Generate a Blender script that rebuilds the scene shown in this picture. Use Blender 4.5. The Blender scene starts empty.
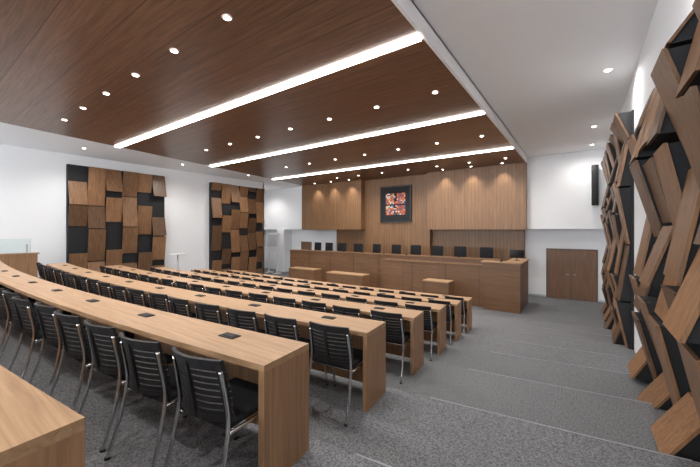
import bpy, bmesh, math, random
from mathutils import Vector, Matrix
random.seed(4)
S=bpy.context.scene
H=2.92
TH=math.radians(35.35)
# ---------------------------------------------------------------- materials
def newmat(name):
    m=bpy.data.materials.new(name); m.use_nodes=True
    nt=m.node_tree; b=nt.nodes['Principled BSDF']
    return m,nt,b
def plain(name,col,rough=.6,metal=0,spec=.5):
    m,nt,b=newmat(name)
    b.inputs['Base Color'].default_value=(*col,1); b.inputs['Roughness'].default_value=rough
    b.inputs['Metallic'].default_value=metal; b.inputs['Specular IOR Level'].default_value=spec
    return m
def emis(name,col,st):
    m,nt,b=newmat(name)
    b.inputs['Base Color'].default_value=(*col,1)
    b.inputs['Emission Color'].default_value=(*col,1); b.inputs['Emission Strength'].default_value=st
    return m
def wood(name,c1,c2,grain='X',plank=None,paxis='Y',rough=.4,island=0.0,scale=1.0,pvar=.25,seam=.03):
    m,nt,b=newmat(name); N=nt.nodes; L=nt.links
    tc=N.new('ShaderNodeTexCoord'); mp=N.new('ShaderNodeMapping')
    sc={'X':(.6,14,14),'Y':(14,.6,14),'Z':(14,14,.6)}[grain]
    mp.inputs['Scale'].default_value=[s*scale for s in sc]
    L.new(tc.outputs['Object'],mp.inputs['Vector'])
    vec=mp.outputs['Vector']
    fac_off=None
    if plank:
        sx=N.new('ShaderNodeSeparateXYZ'); L.new(tc.outputs['Object'],sx.inputs[0])
        dv=N.new('ShaderNodeMath'); dv.operation='DIVIDE'; dv.inputs[1].default_value=plank
        L.new(sx.outputs[paxis],dv.inputs[0])
        fl=N.new('ShaderNodeMath'); fl.operation='FLOOR'; L.new(dv.outputs[0],fl.inputs[0])
        wn=N.new('ShaderNodeTexWhiteNoise'); wn.noise_dimensions='1D'; L.new(fl.outputs[0],wn.inputs['W'])
        fr=N.new('ShaderNodeMath'); fr.operation='FRACT'; L.new(dv.outputs[0],fr.inputs[0])
        ad=N.new('ShaderNodeVectorMath'); ad.operation='ADD'
        ml=N.new('ShaderNodeVectorMath'); ml.operation='SCALE'; ml.inputs['Scale'].default_value=17
        L.new(wn.outputs['Color'],ml.inputs[0]); L.new(mp.outputs['Vector'],ad.inputs[0]); L.new(ml.outputs[0],ad.inputs[1])
        vec=ad.outputs[0]; fac_off=wn.outputs['Value']
    if island:
        ge=N.new('ShaderNodeNewGeometry'); fac_off=ge.outputs['Random Per Island']
        ad=N.new('ShaderNodeVectorMath'); ad.operation='ADD'
        ml=N.new('ShaderNodeMath'); ml.operation='MULTIPLY'; ml.inputs[1].default_value=40
        L.new(fac_off,ml.inputs[0]); cx=N.new('ShaderNodeCombineXYZ')
        for i in range(3): L.new(ml.outputs[0],cx.inputs[i])
        L.new(mp.outputs['Vector'],ad.inputs[0]); L.new(cx.outputs[0],ad.inputs[1]); vec=ad.outputs[0]
    n=N.new('ShaderNodeTexNoise'); n.inputs['Scale'].default_value=1.6; n.inputs['Detail'].default_value=8
    n.inputs['Roughness'].default_value=.65; n.inputs['Distortion'].default_value=.8
    L.new(vec,n.inputs['Vector'])
    cr=N.new('ShaderNodeValToRGB'); cr.color_ramp.elements[0].position=.32; cr.color_ramp.elements[1].position=.68
    cr.color_ramp.elements[0].color=(*c1,1); cr.color_ramp.elements[1].color=(*c2,1)
    L.new(n.outputs['Fac'],cr.inputs[0]); out=cr.outputs[0]
    if fac_off is not None:
        v=island or pvar
        mr=N.new('ShaderNodeMapRange'); mr.inputs['To Min'].default_value=1-v; mr.inputs['To Max'].default_value=1+v
        L.new(fac_off,mr.inputs['Value'])
        hs=N.new('ShaderNodeHueSaturation'); L.new(out,hs.inputs['Color']); L.new(mr.outputs[0],hs.inputs['Value']); out=hs.outputs[0]
    if plank:
        lt=N.new('ShaderNodeMath'); lt.operation='LESS_THAN'; lt.inputs[1].default_value=seam; L.new(fr.outputs[0],lt.inputs[0])
        mx=N.new('ShaderNodeMix'); mx.data_type='RGBA'; L.new(lt.outputs[0],mx.inputs[0]); L.new(out,mx.inputs[6])
        mx.inputs[7].default_value=(*[c*.5 for c in c1],1); out=mx.outputs[2]
    L.new(out,b.inputs['Base Color']); b.inputs['Roughness'].default_value=rough
    bp=N.new('ShaderNodeBump'); bp.inputs['Strength'].default_value=.08; L.new(n.outputs['Fac'],bp.inputs['Height']); L.new(bp.outputs[0],b.inputs['Normal'])
    return m
def wallmat(name,col):
    m,nt,b=newmat(name); N=nt.nodes; L=nt.links
    tc=N.new('ShaderNodeTexCoord'); n=N.new('ShaderNodeTexNoise'); n.inputs['Scale'].default_value=60
    L.new(tc.outputs['Object'],n.inputs['Vector'])
    bp=N.new('ShaderNodeBump'); bp.inputs['Strength'].default_value=.03; L.new(n.outputs['Fac'],bp.inputs['Height']); L.new(bp.outputs[0],b.inputs['Normal'])
    b.inputs['Base Color'].default_value=(*col,1); b.inputs['Roughness'].default_value=.75
    return m
def carpet():
    m,nt,b=newmat('carpet_grey'); N=nt.nodes; L=nt.links
    tc=N.new('ShaderNodeTexCoord')
    n=N.new('ShaderNodeTexNoise'); n.inputs['Scale'].default_value=70; n.inputs['Detail'].default_value=4; n.inputs['Roughness'].default_value=.8
    L.new(tc.outputs['Object'],n.inputs['Vector'])
    n2=N.new('ShaderNodeTexNoise'); n2.inputs['Scale'].default_value=.9; L.new(tc.outputs['Object'],n2.inputs['Vector'])
    cr=N.new('ShaderNodeValToRGB'); e=cr.color_ramp.elements
    e[0].position=.38; e[1].position=.62; e[0].color=(.08,.082,.088,1); e[1].color=(.26,.262,.27,1)
    L.new(n.outputs['Fac'],cr.inputs[0])
    mr=N.new('ShaderNodeMapRange'); mr.inputs['To Min'].default_value=.86; mr.inputs['To Max'].default_value=1.14; L.new(n2.outputs['Fac'],mr.inputs['Value'])
    hs=N.new('ShaderNodeHueSaturation'); L.new(cr.outputs[0],hs.inputs['Color']); L.new(mr.outputs[0],hs.inputs['Value'])
    L.new(hs.outputs[0],b.inputs['Base Color']); b.inputs['Roughness'].default_value=.95; b.inputs['Specular IOR Level'].default_value=.1
    bp=N.new('ShaderNodeBump'); bp.inputs['Strength'].default_value=.35; bp.inputs['Distance'].default_value=.01
    L.new(n.outputs['Fac'],bp.inputs['Height']); L.new(bp.outputs[0],b.inputs['Normal'])
    return m
M={}
M['wall']=wallmat('white_paint',(.88,.89,.91))
M['ceil']=wallmat('ceiling_paint',(.91,.915,.925))
M['carpet']=carpet()
M['ceilwood']=wood('ceiling_walnut_laminate',(.100,.044,.022),(.245,.118,.060),'X',.62,'Y',.35,pvar=.12,seam=.02)
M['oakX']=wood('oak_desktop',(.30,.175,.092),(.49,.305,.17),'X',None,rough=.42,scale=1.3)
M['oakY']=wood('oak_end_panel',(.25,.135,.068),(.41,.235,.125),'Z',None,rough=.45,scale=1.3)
M['wallwood']=wood('wall_veneer',(.185,.092,.042),(.31,.168,.080),'Z',.155,'X',.4,pvar=.05,seam=.07)
M['daiswood']=wood('dais_veneer',(.13,.064,.031),(.24,.125,.062),'X',1.6,'X',.4,pvar=.08,seam=.008)
M['doorwood']=wood('door_veneer',(.14,.07,.04),(.24,.13,.075),'Z',None,rough=.45)
M['board']=wood('acoustic_board_wood',(.125,.060,.028),(.26,.138,.067),'Z',None,rough=.42,island=.45)
M['black']=plain('black_backing',(.012,.012,.014),.7)
M['blackp']=plain('black_plastic',(.016,.016,.018),.5,spec=.35)
M['mesh']=plain('black_fabric',(.018,.018,.02),.85,spec=.2)
M['chrome']=plain('chrome',(.75,.76,.78),.15,1)
M['alu']=plain('brushed_aluminium',(.6,.61,.63),.4,.8)
M['led']=emis('led_strip',(1,.97,.93),14)
M['lamp']=emis('downlight_glow',(1,.96,.9),14)
M['white']=plain('white_lacquer',(.8,.8,.8),.35)
M['nose']=plain('stair_nosing_metal',(.32,.33,.35),.5,.2)
def glass():
    m,nt,b=newmat('clear_glass'); b.inputs['Base Color'].default_value=(.85,.93,.92,1); b.inputs['Roughness'].default_value=.03
    b.inputs['Transmission Weight'].default_value=1; b.inputs['IOR'].default_value=1.1
    return m
M['glass']=glass()
# ---------------------------------------------------------------- mesh builder
class MB:
    def __init__(s,name): s.name=name; s.bm=bmesh.new(); s.mats=[]
    def mi(s,k):
        if k not in s.mats: s.mats.append(k)
        return s.mats.index(k)
    def face(s,vs,k,smooth=False):
        f=s.bm.faces.new([s.bm.verts.new(v) for v in vs]); f.material_index=s.mi(k); f.smooth=smooth; return f
    def hexa(s,P,k):
        v=[s.bm.verts.new(p) for p in P]; i=s.mi(k)
        for q in ((0,3,2,1),(4,5,6,7),(0,1,5,4),(1,2,6,5),(2,3,7,6),(3,0,4,7)):
            f=s.bm.faces.new([v[a] for a in q]); f.material_index=i
    def box(s,x0,x1,y0,y1,z0,z1,k,mat=None):
        P=[Vector(p) for p in ((x0,y0,z0),(x1,y0,z0),(x1,y1,z0),(x0,y1,z0),(x0,y0,z1),(x1,y0,z1),(x1,y1,z1),(x0,y1,z1))]
        if mat is not None: P=[mat@p for p in P]
        s.hexa(P,k)
    def rbox(s,x0,x1,y0,y1,z0,z1,k,r=.02,seg=3,mat=None):
        t=bmesh.new(); bmesh.ops.create_cube(t,size=1)
        for v in t.verts: v.co=Vector(((x0+x1)/2+v.co.x*(x1-x0),(y0+y1)/2+v.co.y*(y1-y0),(z0+z1)/2+v.co.z*(z1-z0)))
        bmesh.ops.bevel(t,geom=t.edges[:],offset=r,segments=seg,affect='EDGES',profile=.5)
        s.merge(t,k,mat,True)
    def merge(s,t,k,mat=None,smooth=False):
        i=s.mi(k); d={}
        for v in t.verts: d[v]=s.bm.verts.new(mat@v.co if mat is not None else v.co)
        for f in t.faces:
            g=s.bm.faces.new([d[v] for v in f.verts]); g.material_index=i; g.smooth=smooth
        t.free()
    def cyl(s,x,y,z0,z1,r,k,n=16,r2=None,smooth=True):
        r2=r if r2 is None else r2; i=s.mi(k)
        a=[s.bm.verts.new((x+r*math.cos(2*math.pi*j/n),y+r*math.sin(2*math.pi*j/n),z0)) for j in range(n)]
        b=[s.bm.verts.new((x+r2*math.cos(2*math.pi*j/n),y+r2*math.sin(2*math.pi*j/n),z1)) for j in range(n)]
        for j in range(n):
            f=s.bm.faces.new((a[j],a[(j+1)%n],b[(j+1)%n],b[j])); f.material_index=i; f.smooth=smooth
        f=s.bm.faces.new(a[::-1]); f.material_index=i; f=s.bm.faces.new(b); f.material_index=i
    def tube(s,pts,r,k,n=8,round_=2):
        pts=[Vector(p) for p in pts]
        for _ in range(round_):
            q=[pts[0]]
            for a,b in zip(pts,pts[1:]): q+= [a*.75+b*.25,a*.25+b*.75]
            q.append(pts[-1]); pts=q
        i=s.mi(k); rings=[]; up=None
        for j,p in enumerate(pts):
            d=(pts[min(j+1,len(pts)-1)]-pts[max(j-1,0)]).normalized()
            if up is None: up=d.orthogonal().normalized()
            up=(up-d*up.dot(d)).normalized(); w=d.cross(up)
            rings.append([s.bm.verts.new(p+(up*math.cos(2*math.pi*a/n)+w*math.sin(2*math.pi*a/n))*r) for a in range(n)])
        for A,B in zip(rings,rings[1:]):
            for a in range(n):
                f=s.bm.faces.new((A[a],A[(a+1)%n],B[(a+1)%n],B[a])); f.material_index=i; f.smooth=True
        f=s.bm.faces.new(rings[0][::-1]); f.material_index=i; f=s.bm.faces.new(rings[-1]); f.material_index=i
    def mesh(s):
        bmesh.ops.recalc_face_normals(s.bm,faces=s.bm.faces[:])
        me=bpy.data.meshes.new(s.name); s.bm.to_mesh(me); s.bm.free()
        for k in s.mats: me.materials.append(M[k])
        return me
    def obj(s):
        o=bpy.data.objects.new(s.name,s.mesh()); S.collection.objects.link(o); return o
def inst(name,me,loc,rz=0):
    o=bpy.data.objects.new(name,me); o.location=loc; o.rotation_euler=(0,0,rz); S.collection.objects.link(o); return o
# ---------------------------------------------------------------- geometry of the tiers
XC=-7.0; R0=56.0; DR=1.33; YC=.36+R0*.995
def arcY(x,R): return YC-math.sqrt(R*R-(x-XC)**2)
def level(k): return -1.345-.175*k if k<9 else -2.92
KMIN,KMAX=-3,8
def riserY(x,k): return arcY(x,R0-DR*k-.12)
def floor_z(x,y):
    for k in range(KMIN,KMAX+1):
        if y<riserY(x,k): return level(k)
    return -2.92
fb=MB('floor'); n=42; xs=[-19.7+(.95+19.7)*i/n for i in range(n+1)]
for a,b in zip(xs,xs[1:]):
    for k in range(KMIN,KMAX+2):
        ya=[-6,-6] if k==KMIN else [riserY(a,k-1),riserY(b,k-1)]
        yb=[17,17] if k==KMAX+1 else [riserY(a,k),riserY(b,k)]
        z=level(k)
        fb.face([(a,ya[0],z),(b,ya[1],z),(b,yb[1],z),(a,yb[0],z)],'carpet')
        if k<=KMAX: fb.face([(a,yb[0],z),(b,yb[1],z),(b,yb[1],level(k+1)),(a,yb[0],level(k+1))],'carpet')
fb.obj()
nb=MB('trim_stair_nosing')
for k in range(-1,KMAX+1):
    x0,x1=-1.25,.66; m=8
    for i in range(m):
        a=x0+(x1-x0)*i/m; b=x0+(x1-x0)*(i+1)/m; z=level(k)
        ya,yb=riserY(a,k),riserY(b,k)
        nb.hexa([(a,ya-.008,z-.004),(b,yb-.008,z-.004),(b,yb+.004,z-.004),(a,ya+.004,z-.004),(a,ya-.008,z+.003),(b,yb-.008,z+.003),(b,yb+.004,z+.003),(a,ya+.004,z+.003)],'nose')
nb.obj()
# ---------------------------------------------------------------- shell
def shell(name,*boxes):
    m=MB(name)
    for bx in boxes: m.box(*bx)
    return m.obj()
CH=3.15; CL=2.9
shell('wall_left',(-16.2,-16,-6,13.4,-3,3.0,'wall'))
shell('wall_left_return',(-19.7,-16,13.3,13.4,-3,3.0,'wall'))
shell('wall_left_alcove',(-19.8,-19.7,13.3,17,-3,3.0,'wall'))
shell('wall_right',(.85,1.0,-6,17,-3,3.25,'wall'))
shell('wall_back',(-19.8,1.0,16.62,16.75,-3,3.25,'wall'))
shell('wall_back_upper_right',(-1.95,.85,16.0,16.62,.04,CH,'wall'))
shell('wall_back_upper_left',(-19.7,-14.95,16.0,16.62,.04,3.0,'wall'))
shell('wall_back_pier',(-17.6,-16.9,15.9,16.62,-2.92,.04,'wall'))
shell('wall_back_wood_upper_left',(-14.95,-10.3,15.62,16.62,.02,2.95,'wallwood'))
shell('wall_back_wood_upper_right',(-6.34,-1.95,15.62,16.62,.02,2.95,'wallwood'))
shell('wall_back_wood_centre',(-10.3,-6.34,16.0,16.62,-2.92,2.95,'wallwood'))
shell('wall_back_wood_lower',(-12.6,-10.3,16.3,16.62,-2.92,.02,'wallwood'),(-6.34,-2.1,16.3,16.62,-2.92,.02,'wallwood'))
shell('baseboard_back',(.56,.85,16.6,16.62,-2.92,-2.84,'alu'),(-1.95,-1.3,16.6,16.62,-2.92,-2.84,'alu'))
def XL(y): return -12.4-2.5*y/16.5
cm=MB('ceiling')
cm.box(-1.9,1.0,-6,16.75,CH,CH+.1,'ceil')
cm.box(-1.95,-1.9,-6,16.0,CL-.025,CH,'ceil')
cm.box(-19.8,-1.9,-6,16.75,3.12,3.2,'ceil')
P=[(-19.8,-6),(XL(-6),-6),(XL(16.05),16.05),(-19.8,16.05)]
cm.hexa([(x,y,CL) for x,y in P]+[(x,y,3.12) for x,y in P],'ceil')
cm.obj()
cuts=[-6,4.46,4.65,8.31,8.49,12.51,12.69,16.05]
cw=MB('ceiling_wood_panel'); led=MB('led_cove_light')
for i in range(0,8,2):
    y0,y1=cuts[i],cuts[i+1]
    P=[(XL(y0),y0),(-1.95,y0),(-1.95,y1),(XL(y1),y1)]
    cw.hexa([(x,y,CL-.02) for x,y in P]+[(x,y,3.05) for x,y in P],'ceilwood')
    if i<6:
        a,b=cuts[i+1],cuts[i+2]
        Q=[(XL(a)+.02,a+.01),(-1.97,a+.01),(-1.97,b-.01),(XL(a)+.02,b-.01)]
        led.hexa([(x,y,2.850) for x,y in Q]+[(x,y,2.93) for x,y in Q],'led')
cw.obj(); led.obj()
# downlights
dl=MB('downlight'); dl.cyl(0,0,-.012,.0,.05,'lamp',20); 
nn=24
for j in range(nn):
    a0,a1=2*math.pi*j/nn,2*math.pi*(j+1)/nn
    dl.face([(.05*math.cos(a0),.05*math.sin(a0),-.014),(.05*math.cos(a1),.05*math.sin(a1),-.014),(.07*math.cos(a1),.07*math.sin(a1),-.004),(.07*math.cos(a0),.07*math.sin(a0),-.004)],'white')
dlm=dl.mesh()
def spot(x,y,z,e,ang=140,blend=1,target=None,r=.06):
    l=bpy.data.lights.new('downlight_lamp','SPOT'); l.energy=e; l.spot_size=math.radians(ang); l.spot_blend=blend; l.shadow_soft_size=r
    l.color=(1,.97,.93)
    o=bpy.data.objects.new('downlight_lamp',l); o.location=(x,y,z)
    if target: o.rotation_euler=(Vector(target)-Vector((x,y,z))).to_track_quat('-Z','Y').to_euler()
    S.collection.objects.link(o)
for y in (-1.3,2.65,6.6,10.5,14.3):
    for j in range(7):
        x=-2.5-1.42*j
        if x<XL(y)+.2: continue
        inst('downlight',dlm,(x,y,CL-.02))
        spot(x,y,CL-.06,170)
for y in (-2,3.6,8.2,12.4,15.0):
    inst('downlight',dlm,(.42 if y<9 else .3,y,CH)); spot(.42 if y<9 else .1,y,CH-.04,130,165)
for x in (-2.8,-4.1,-5.4,-10.9,-12.2,-13.5):
    inst('downlight',dlm,(x,15.25,CL-.02)); spot(x,15.25,CL-.06,95,82,.9,(x,15.75,0),.05)
for y in (0.5,4,7.5,11):
    inst('downlight',dlm,(-14.4,y,CL)); spot(-14.4,y,CL-.05,200,150)
inst('downlight',dlm,(-17.8,14.6,CL)); spot(-17.8,14.6,CL-.05,240,150)
# ---------------------------------------------------------------- desk rows
A=.1; DD=.43
def AK(k): return A+(.0016 if k==0 else 0)
def desk(k):
    R=R0-DR*k; zt=level(k)+.735; fl=level(k); A1=AK(k)
    D=MB('curved_conference_desk')
    seg=24
    def pt(a,r,z): return (XC+r*math.sin(a),YC-r*math.cos(a),z)
    def slab(a0,a1,r0,r1,z0,z1,k2,sg):
        for i in range(sg):
            p=a0+(a1-a0)*i/sg; q=a0+(a1-a0)*(i+1)/sg
            D.hexa([pt(p,r1,z0),pt(q,r1,z0),pt(q,r0,z0),pt(p,r0,z0),pt(p,r1,z1),pt(q,r1,z1),pt(q,r0,z1),pt(p,r0,z1)],k2)
    NR=R+DD
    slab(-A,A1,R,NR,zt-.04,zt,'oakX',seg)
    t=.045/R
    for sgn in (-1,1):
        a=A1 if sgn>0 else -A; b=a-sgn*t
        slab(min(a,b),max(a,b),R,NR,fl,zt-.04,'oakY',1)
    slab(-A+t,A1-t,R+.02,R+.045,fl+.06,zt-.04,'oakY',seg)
    for j in range(1,6):
        a=A-(.53+.57*(3*j))/R
        slab(a-.4*t,a+.4*t,R+.045,R+.13,fl,zt-.04,'blackp',1)
    nbx=int(2*A*R/1.14)
    for j in range(nbx):
        a=A-((.48 if k==0 else .60)+1.14*j)/R
        c=Vector(pt(a,R+.17,zt)); mt=Matrix.Translation(c)@Matrix.Rotation(a,4,'Z')
        D.box(-.075,.075,-.04,.04,0,.008,'blackp',mt)
        D.box(-.06,.06,-.028,.028,.008,.012,'black',mt)
    return D.obj()
for k in range(0,7): desk(k)
# ---------------------------------------------------------------- conference chair
def chair_mesh():
    c=MB('conference_chair')
    c.rbox(-.215,.215,-.2,.23,.425,.47,'mesh',.02,3)
    W=.225; Z0,Z1=.47,.825
    def bp(x,z,o=0):
        t=(z-Z0)/(Z1-Z0)
        return Vector((x*(1-.12*max(0,t-.5)),-.235-.07*t+.07*(x/W)**2+.015*math.sin(t*3.14)+o,z+.012*(1-(x/W)**2)*t))
    def strip(z0,z1,th,k,x0=-W,x1=W,m=8):
        i=c.mi(k); rows=[]
        for j in range(m+1):
            x=x0+(x1-x0)*j/m
            rows.append([c.bm.verts.new(p) for p in (bp(x,z0,-th),bp(x,z1,-th),bp(x,z1,th),bp(x,z0,th))])
        for a,b in zip(rows,rows[1:]):
            for q in range(4):
                f=c.bm.faces.new((a[q],a[(q+1)%4],b[(q+1)%4],b[q])); f.material_index=i
        for r in (rows[0][::-1],rows[-1]):
            f=c.bm.faces.new(r); f.material_index=i
    nS=8; p=(Z1-.03-Z0-.03)/nS
    for j in range(nS):
        z=Z0+.032+p*j; strip(z,z+p*.78,.007,'blackp')
    strip(Z1-.035,Z1,.011,'blackp'); strip(Z0,Z0+.035,.011,'blackp')
    for xa in (-W,-.014,W-.028): strip(Z0,Z1-.01,.010,'blackp',xa,xa+.028,1)
    for s in (-1,1):
        c.tube([bp(s*(W-.012),Z1-.06,-.012),bp(s*(W-.012),Z0+.05,-.014),(s*.222,-.20,.42),(s*.228,-.24,.22),(s*.235,-.31,0)],.012,'chrome',8,2)
        c.tube([(s*.22,-.19,.415),(s*.222,.10,.415),(s*.225,.19,.40),(s*.232,.215,.25),(s*.238,.25,0)],.012,'chrome',8,2)
        c.cyl(s*.238,.25,0,.015,.017,'blackp',10); c.cyl(s*.235,-.31,0,.015,.017,'blackp',10)
    c.tube([(-.22,-.15,.412),(.22,-.15,.412)],.01,'chrome',8,0)
    c.tube([(-.222,.14,.412),(.222,.14,.412)],.01,'chrome',8,0)
    return c.mesh()
cm_=chair_mesh()
for k in range(0,7):
    R=R0-DR*k
    nch=int((2*A*R-.3)/.57)
    for j in range(nch):
        rr=R+DD-.02+random.uniform(-.015,.03)
        a=A-(.295+.57*j)/R
        inst('conference_chair',cm_,(XC+rr*math.sin(a),YC-rr*math.cos(a),level(k)),a+(random.uniform(-.04,.04) if j else 0))
# ---------------------------------------------------------------- acoustic panels: tilted wedge boards on a black backing
def acoustic(name,side,X,y0,y1,zb,zt,cw_,dout,hr=(.7,1.1),gaps=(.02,.05,.3),bt=.04,blackp=.12,seed=1):
    rnd=random.Random(seed)
    m=MB(name)
    m.box(*sorted((X,X+side*bt)),y0,y1,zb,zt,'black')
    nc=max(1,round((y1-y0)/cw_)); w=(y1-y0)/nc
    for ci in range(nc):
        y=y0+w*ci
        zfl=max(zb,floor_z(max(min(X,.6),-15.5),y+w/2)+.05)
        z=zfl; ri=ci; first=True; lastblack=False
        while z<zt-.25:
            h=rnd.uniform(*hr)
            if first and ci%2: h*=.55
            first=False
            if z+h>zt-.3: h=zt-z-rnd.choice((0,.02,.06))
            if rnd.random()<blackp and not lastblack and z>zfl+.1:
                z+=h*.55; ri+=1; lastblack=True; continue
            lastblack=False
            dmin=bt+.05; dmax=bt+dout*rnd.uniform(.65,1)
            if ri%2: db,dt=dmax,dmin
            else: db,dt=dmin,dmax
            ya,yb=y+.012,y+w-.012; za,zc=z+.008,z+h-.008
            T=.028
            def px(d): return X+side*d
            ins=.03
            m.hexa([(px(bt),ya+ins,za),(px(db-T),ya+ins,za),(px(db-T),yb-ins,za),(px(bt),yb-ins,za),
                    (px(bt),ya+ins,zc),(px(dt-T),ya+ins,zc),(px(dt-T),yb-ins,zc),(px(bt),yb-ins,zc)],'black')
            m.hexa([(px(db-T),ya,za),(px(db),ya,za),(px(db),yb,za),(px(db-T),yb,za),
                    (px(dt-T),ya,zc),(px(dt),ya,zc),(px(dt),yb,zc),(px(dt-T),yb,zc)],'board')
            z+=h+rnd.choice(gaps); ri+=1
    return m.obj()
acoustic('acoustic_wall_panel',1,-16,3.9,7.42,-2.2,2.5,.58,.24,(.8,1.35),(.02,.02,.25,.4),.15,.30,3)
acoustic('acoustic_wall_panel',1,-16,9.74,13.15,-2.92,2.5,.58,.24,(.8,1.35),(.02,.02,.25,.4),.15,.30,8)
acoustic('acoustic_wall_panel',-1,.85,8.6,15.4,-2.92,2.4,.62,.28,(.8,1.2),(.02,.05),.04,0,5)
acoustic('acoustic_wall_panel',-1,.85,-.4,6.3,-2.0,1.85,.56,.30,(.65,.95),(.02,.08,.16),.04,0,6)
# ---------------------------------------------------------------- dais
PZ=-1.95
d=MB('dais_platform')
d.box(-13.6,-2.3,13.75,16.0,-2.92,PZ,'carpet')
d.obj()
b=MB('dais_bench')
b.box(-13.9,-2.6,13.55,13.62,-2.92,-1.2,'daiswood')
b.box(-13.9,-2.6,13.5,14.15,-1.2,-1.15,'daiswood')
b.box(-7.4,-3.0,13.0,13.06,-2.92,-1.38,'daiswood')
b.box(-7.4,-3.0,12.96,13.55,-1.38,-1.34,'daiswood')
b.box(-7.4,-7.34,13.06,13.55,-2.92,-1.38,'daiswood')
for x in (-7.9,-9.4,-10.9,-12.4): b.box(x-.006,x+.006,13.54,13.56,-2.9,-1.2,'black')
for x in (-4.5,-5.95): b.box(x-.006,x+.006,12.99,13.01,-2.9,-1.38,'black')
b.box(-3.0,-1.75,12.7,12.76,-2.92,-1.19,'daiswood')
b.box(-1.81,-1.75,12.76,14.8,-2.92,-1.19,'daiswood')
b.box(-3.0,-2.94,12.76,13.5,-2.92,-1.19,'daiswood')
b.box(-3.05,-1.7,12.66,13.2,-1.19,-1.15,'oakX')
b.box(-2.3,-1.7,13.2,14.8,-1.19,-1.15,'oakX')
b.obj()
def exec_chair():
    c=MB('executive_chair')
    c.rbox(-.25,.25,-.24,.26,.42,.52,'mesh',.04,3)
    c.rbox(-.27,.27,.22,.30,.55,1.22,'mesh',.035,3,Matrix.Rotation(-.06,4,'X'))
    for s in (-1,1):
        c.tube([(s*.24,.15,.45),(s*.30,.12,.5),(s*.30,.1,.66),(s*.30,-.1,.68)],.016,'blackp',8,1)
        c.rbox(s*.30-.03,s*.30+.03,-.16,.14,.675,.70,'blackp',.01,2)
    c.cyl(0,0,.08,.43,.03,'chrome',12)
    for j in range(5):
        a=2*math.pi*j/5+.3
        c.tube([(0,0,.10),(.28*math.cos(a),.28*math.sin(a),.065)],.018,'blackp',8,0)
        c.cyl(.28*math.cos(a),.28*math.sin(a),0,.06,.025,'blackp',10)
    c.tube([(0,.1,.43),(0,.27,.46),(0,.28,.6)],.02,'blackp',8,1)
    return c.mesh()
ec=exec_chair()
for x in (-13.1,-12.2,-11.2,-10.1,-9.0,-7.8,-6.7,-5.6,-4.5,-3.4):
    inst('executive_chair',ec,(x,14.75,PZ),random.uniform(-.2,.2))
def mic():
    c=MB('gooseneck_microphone')
    c.cyl(0,0,0,.03,.05,'blackp',14); c.tube([(0,0,.03),(0,.0,.2),(0,.08,.34)],.006,'blackp',6,2)
    c.tube([(0,.08,.34),(0,.11,.38)],.011,'blackp',8,0); return c.mesh()
mc=mic()
for x in (-12.6,-11.4,-10.2,-9.0,-7.8,-6.6,-5.4,-4.2): inst('gooseneck_microphone',mc,(x,13.8,-1.148))
inst('gooseneck_microphone',mc,(-2.4,12.9,-1.148))
mo=MB('desktop_monitor'); mo.rbox(-.25,.25,-.015,.015,.1,.4,'blackp',.008,1); mo.cyl(0,0,0,.012,.1,'blackp',16); mo.cyl(0,0,.01,.14,.015,'blackp',8)
mm=mo.mesh()
inst('desktop_monitor',mm,(-2.0,13.7,-1.148),.3)
def clerk(name,x0,x1,y0,hh):
    m=MB(name)
    m.box(x0,x1,y0,y0+.6,-2.92+hh,-2.92+hh+.04,'oakX')
    m.box(x0,x0+.05,y0,y0+.6,-2.92,-2.92+hh,'daiswood'); m.box(x1-.05,x1,y0,y0+.6,-2.92,-2.92+hh,'daiswood')
    m.box(x0+.05,x1-.05,y0+.03,y0+.06,-2.85,-2.92+hh,'daiswood')
    return m.obj()
clerk('clerk_desk',-9.6,-7.6,11.6,.95)
clerk('clerk_desk',-4.9,-3.9,11.6,1.0)
clerk('clerk_desk',-12.3,-10.6,11.9,.95)
# ---------------------------------------------------------------- emblem
e=MB('framed_stained_glass_emblem')
e.box(-9.2,-7.34,15.93,15.998,.43,2.4,'black')
M['ef']=plain('emblem_frame',(.02,.022,.03),.4)
e.box(-9.2,-7.34,15.90,15.93,.43,.5,'ef');e.box(-9.2,-7.34,15.90,15.93,2.33,2.4,'ef');e.box(-9.2,-9.13,15.90,15.93,.5,2.33,'ef');e.box(-7.41,-7.34,15.90,15.93,.5,2.33,'ef')
pal=[(.65,.09,.04),(.75,.28,.06),(.8,.66,.52),(.06,.12,.35),(.6,.38,.1),(.4,.04,.04),(.7,.66,.6),(.12,.15,.22)]
for i,c in enumerate(pal): M['eg%d'%i]=emis('stained_glass_%d'%i,c,.15)
nx,nz=14,16
for i in range(nx):
    for j in range(nz):
        if i in (6,7) and j not in (8,9) and random.random()<.7: continue
        if j==7: continue
        x=-8.86+1.18*i/nx; z=.82+1.18*j/nz
        w=1.18/nx
        e.box(x+.006,x+w-.006,15.915,15.93,z+.006,z+1.18/nz-.006,'eg%d'%random.choice((0,0,0,1,1,2,3,4,5,6,7,7)))
e.obj()
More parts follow.
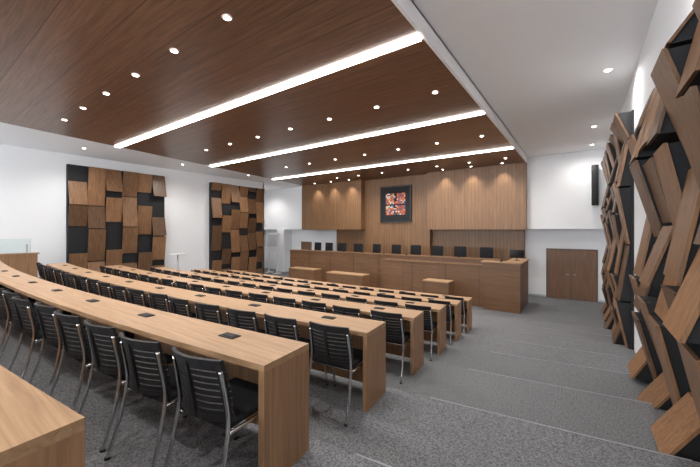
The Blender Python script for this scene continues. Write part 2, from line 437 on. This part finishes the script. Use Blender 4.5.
# ---------------------------------------------------------------- doors, speaker, misc
dr=MB('door_1')
x0,x1=-1.27,.52; zb=-2.92
dr.box(x0,x1,16.58,16.62,zb,zb+2.12,'black')
for a,c_ in ((x0+.03,(x0+x1)/2-.003),((x0+x1)/2+.003,x1-.03)): dr.box(a,c_,16.55,16.585,zb+.01,zb+2.09,'doorwood')
for s in (-1,1):
    xm=(x0+x1)/2+s*.07
    dr.tube([(xm,16.55,zb+1.05),(xm,16.50,zb+1.05),(xm+s*.11,16.50,zb+1.05)],.009,'alu',8,1)
dr.obj()
dr=MB('door_2'); dr.box(-15.9,-14.98,16.55,16.62,-2.92,-.8,'doorwood'); dr.tube([(-15.1,16.55,-1.9),(-15.1,16.50,-1.9),(-15.22,16.50,-1.9)],.009,'alu',8,1); dr.obj()
sp=MB('column_speaker')
sp.rbox(.3,.52,15.62,15.86,.95,2.5,'blackp',.02,2); sp.box(.38,.44,15.86,16.0,1.2,1.3,'blackp'); sp.box(.38,.44,15.86,16.0,2.1,2.2,'blackp')
sp.obj()
t=MB('standing_table'); t.cyl(-15,7.6,-1.11,-1.08,.35,'white',28); 
zz=floor_z(-15,7.6); t.cyl(-15,7.6,zz+.02,-1.11,.03,'alu',12); t.cyl(-15,7.6,zz,zz+.02,.24,'alu',24); t.obj()
k=MB('information_display_stand')
k.box(-17.6,-16.5,15.0,15.08,-1.5,-.2,'white'); k.box(-17.5,-16.6,14.99,15.0,-1.1,-.3,'alu')
k.box(-17.5,-17.42,14.98,15.06,-2.92,-1.5,'white'); k.box(-16.68,-16.6,14.98,15.06,-2.92,-1.5,'white')
k.box(-17.6,-17.32,14.75,15.3,-2.92,-2.88,'white'); k.box(-16.78,-16.5,14.75,15.3,-2.92,-2.88,'white'); k.obj()
g=MB('glass_balustrade')
zf=-1.75
g.box(-14.35,-14.2,-1.5,2.75,zf,-.76,'oakY'); g.box(-14.29,-14.27,-1.45,2.6,-.72,-.27,'glass'); g.box(-14.39,-14.16,-1.5,2.79,-.76,-.72,'oakX')
for y in (-1.4,.6,2.5): g.box(-14.30,-14.26,y,y+.04,-.72,-.45,'alu')
g.obj()
for o in list(S.objects):
    if o.parent is None: o.location.z+=H
# ---------------------------------------------------------------- camera/world
cd=bpy.data.cameras.new('camera'); cd.sensor_width=36; cd.lens=36*327/700; cd.shift_y=-.005; cd.clip_start=.05
co=bpy.data.objects.new('camera',cd); co.location=(0,0,H); co.rotation_euler=(math.pi/2,0,TH); S.collection.objects.link(co); S.camera=co
w=bpy.data.worlds.new('world'); S.world=w; w.use_nodes=True
w.node_tree.nodes['Background'].inputs[0].default_value=(.88,.94,1,1); w.node_tree.nodes['Background'].inputs[1].default_value=6.5
S.view_settings.view_transform='Standard'
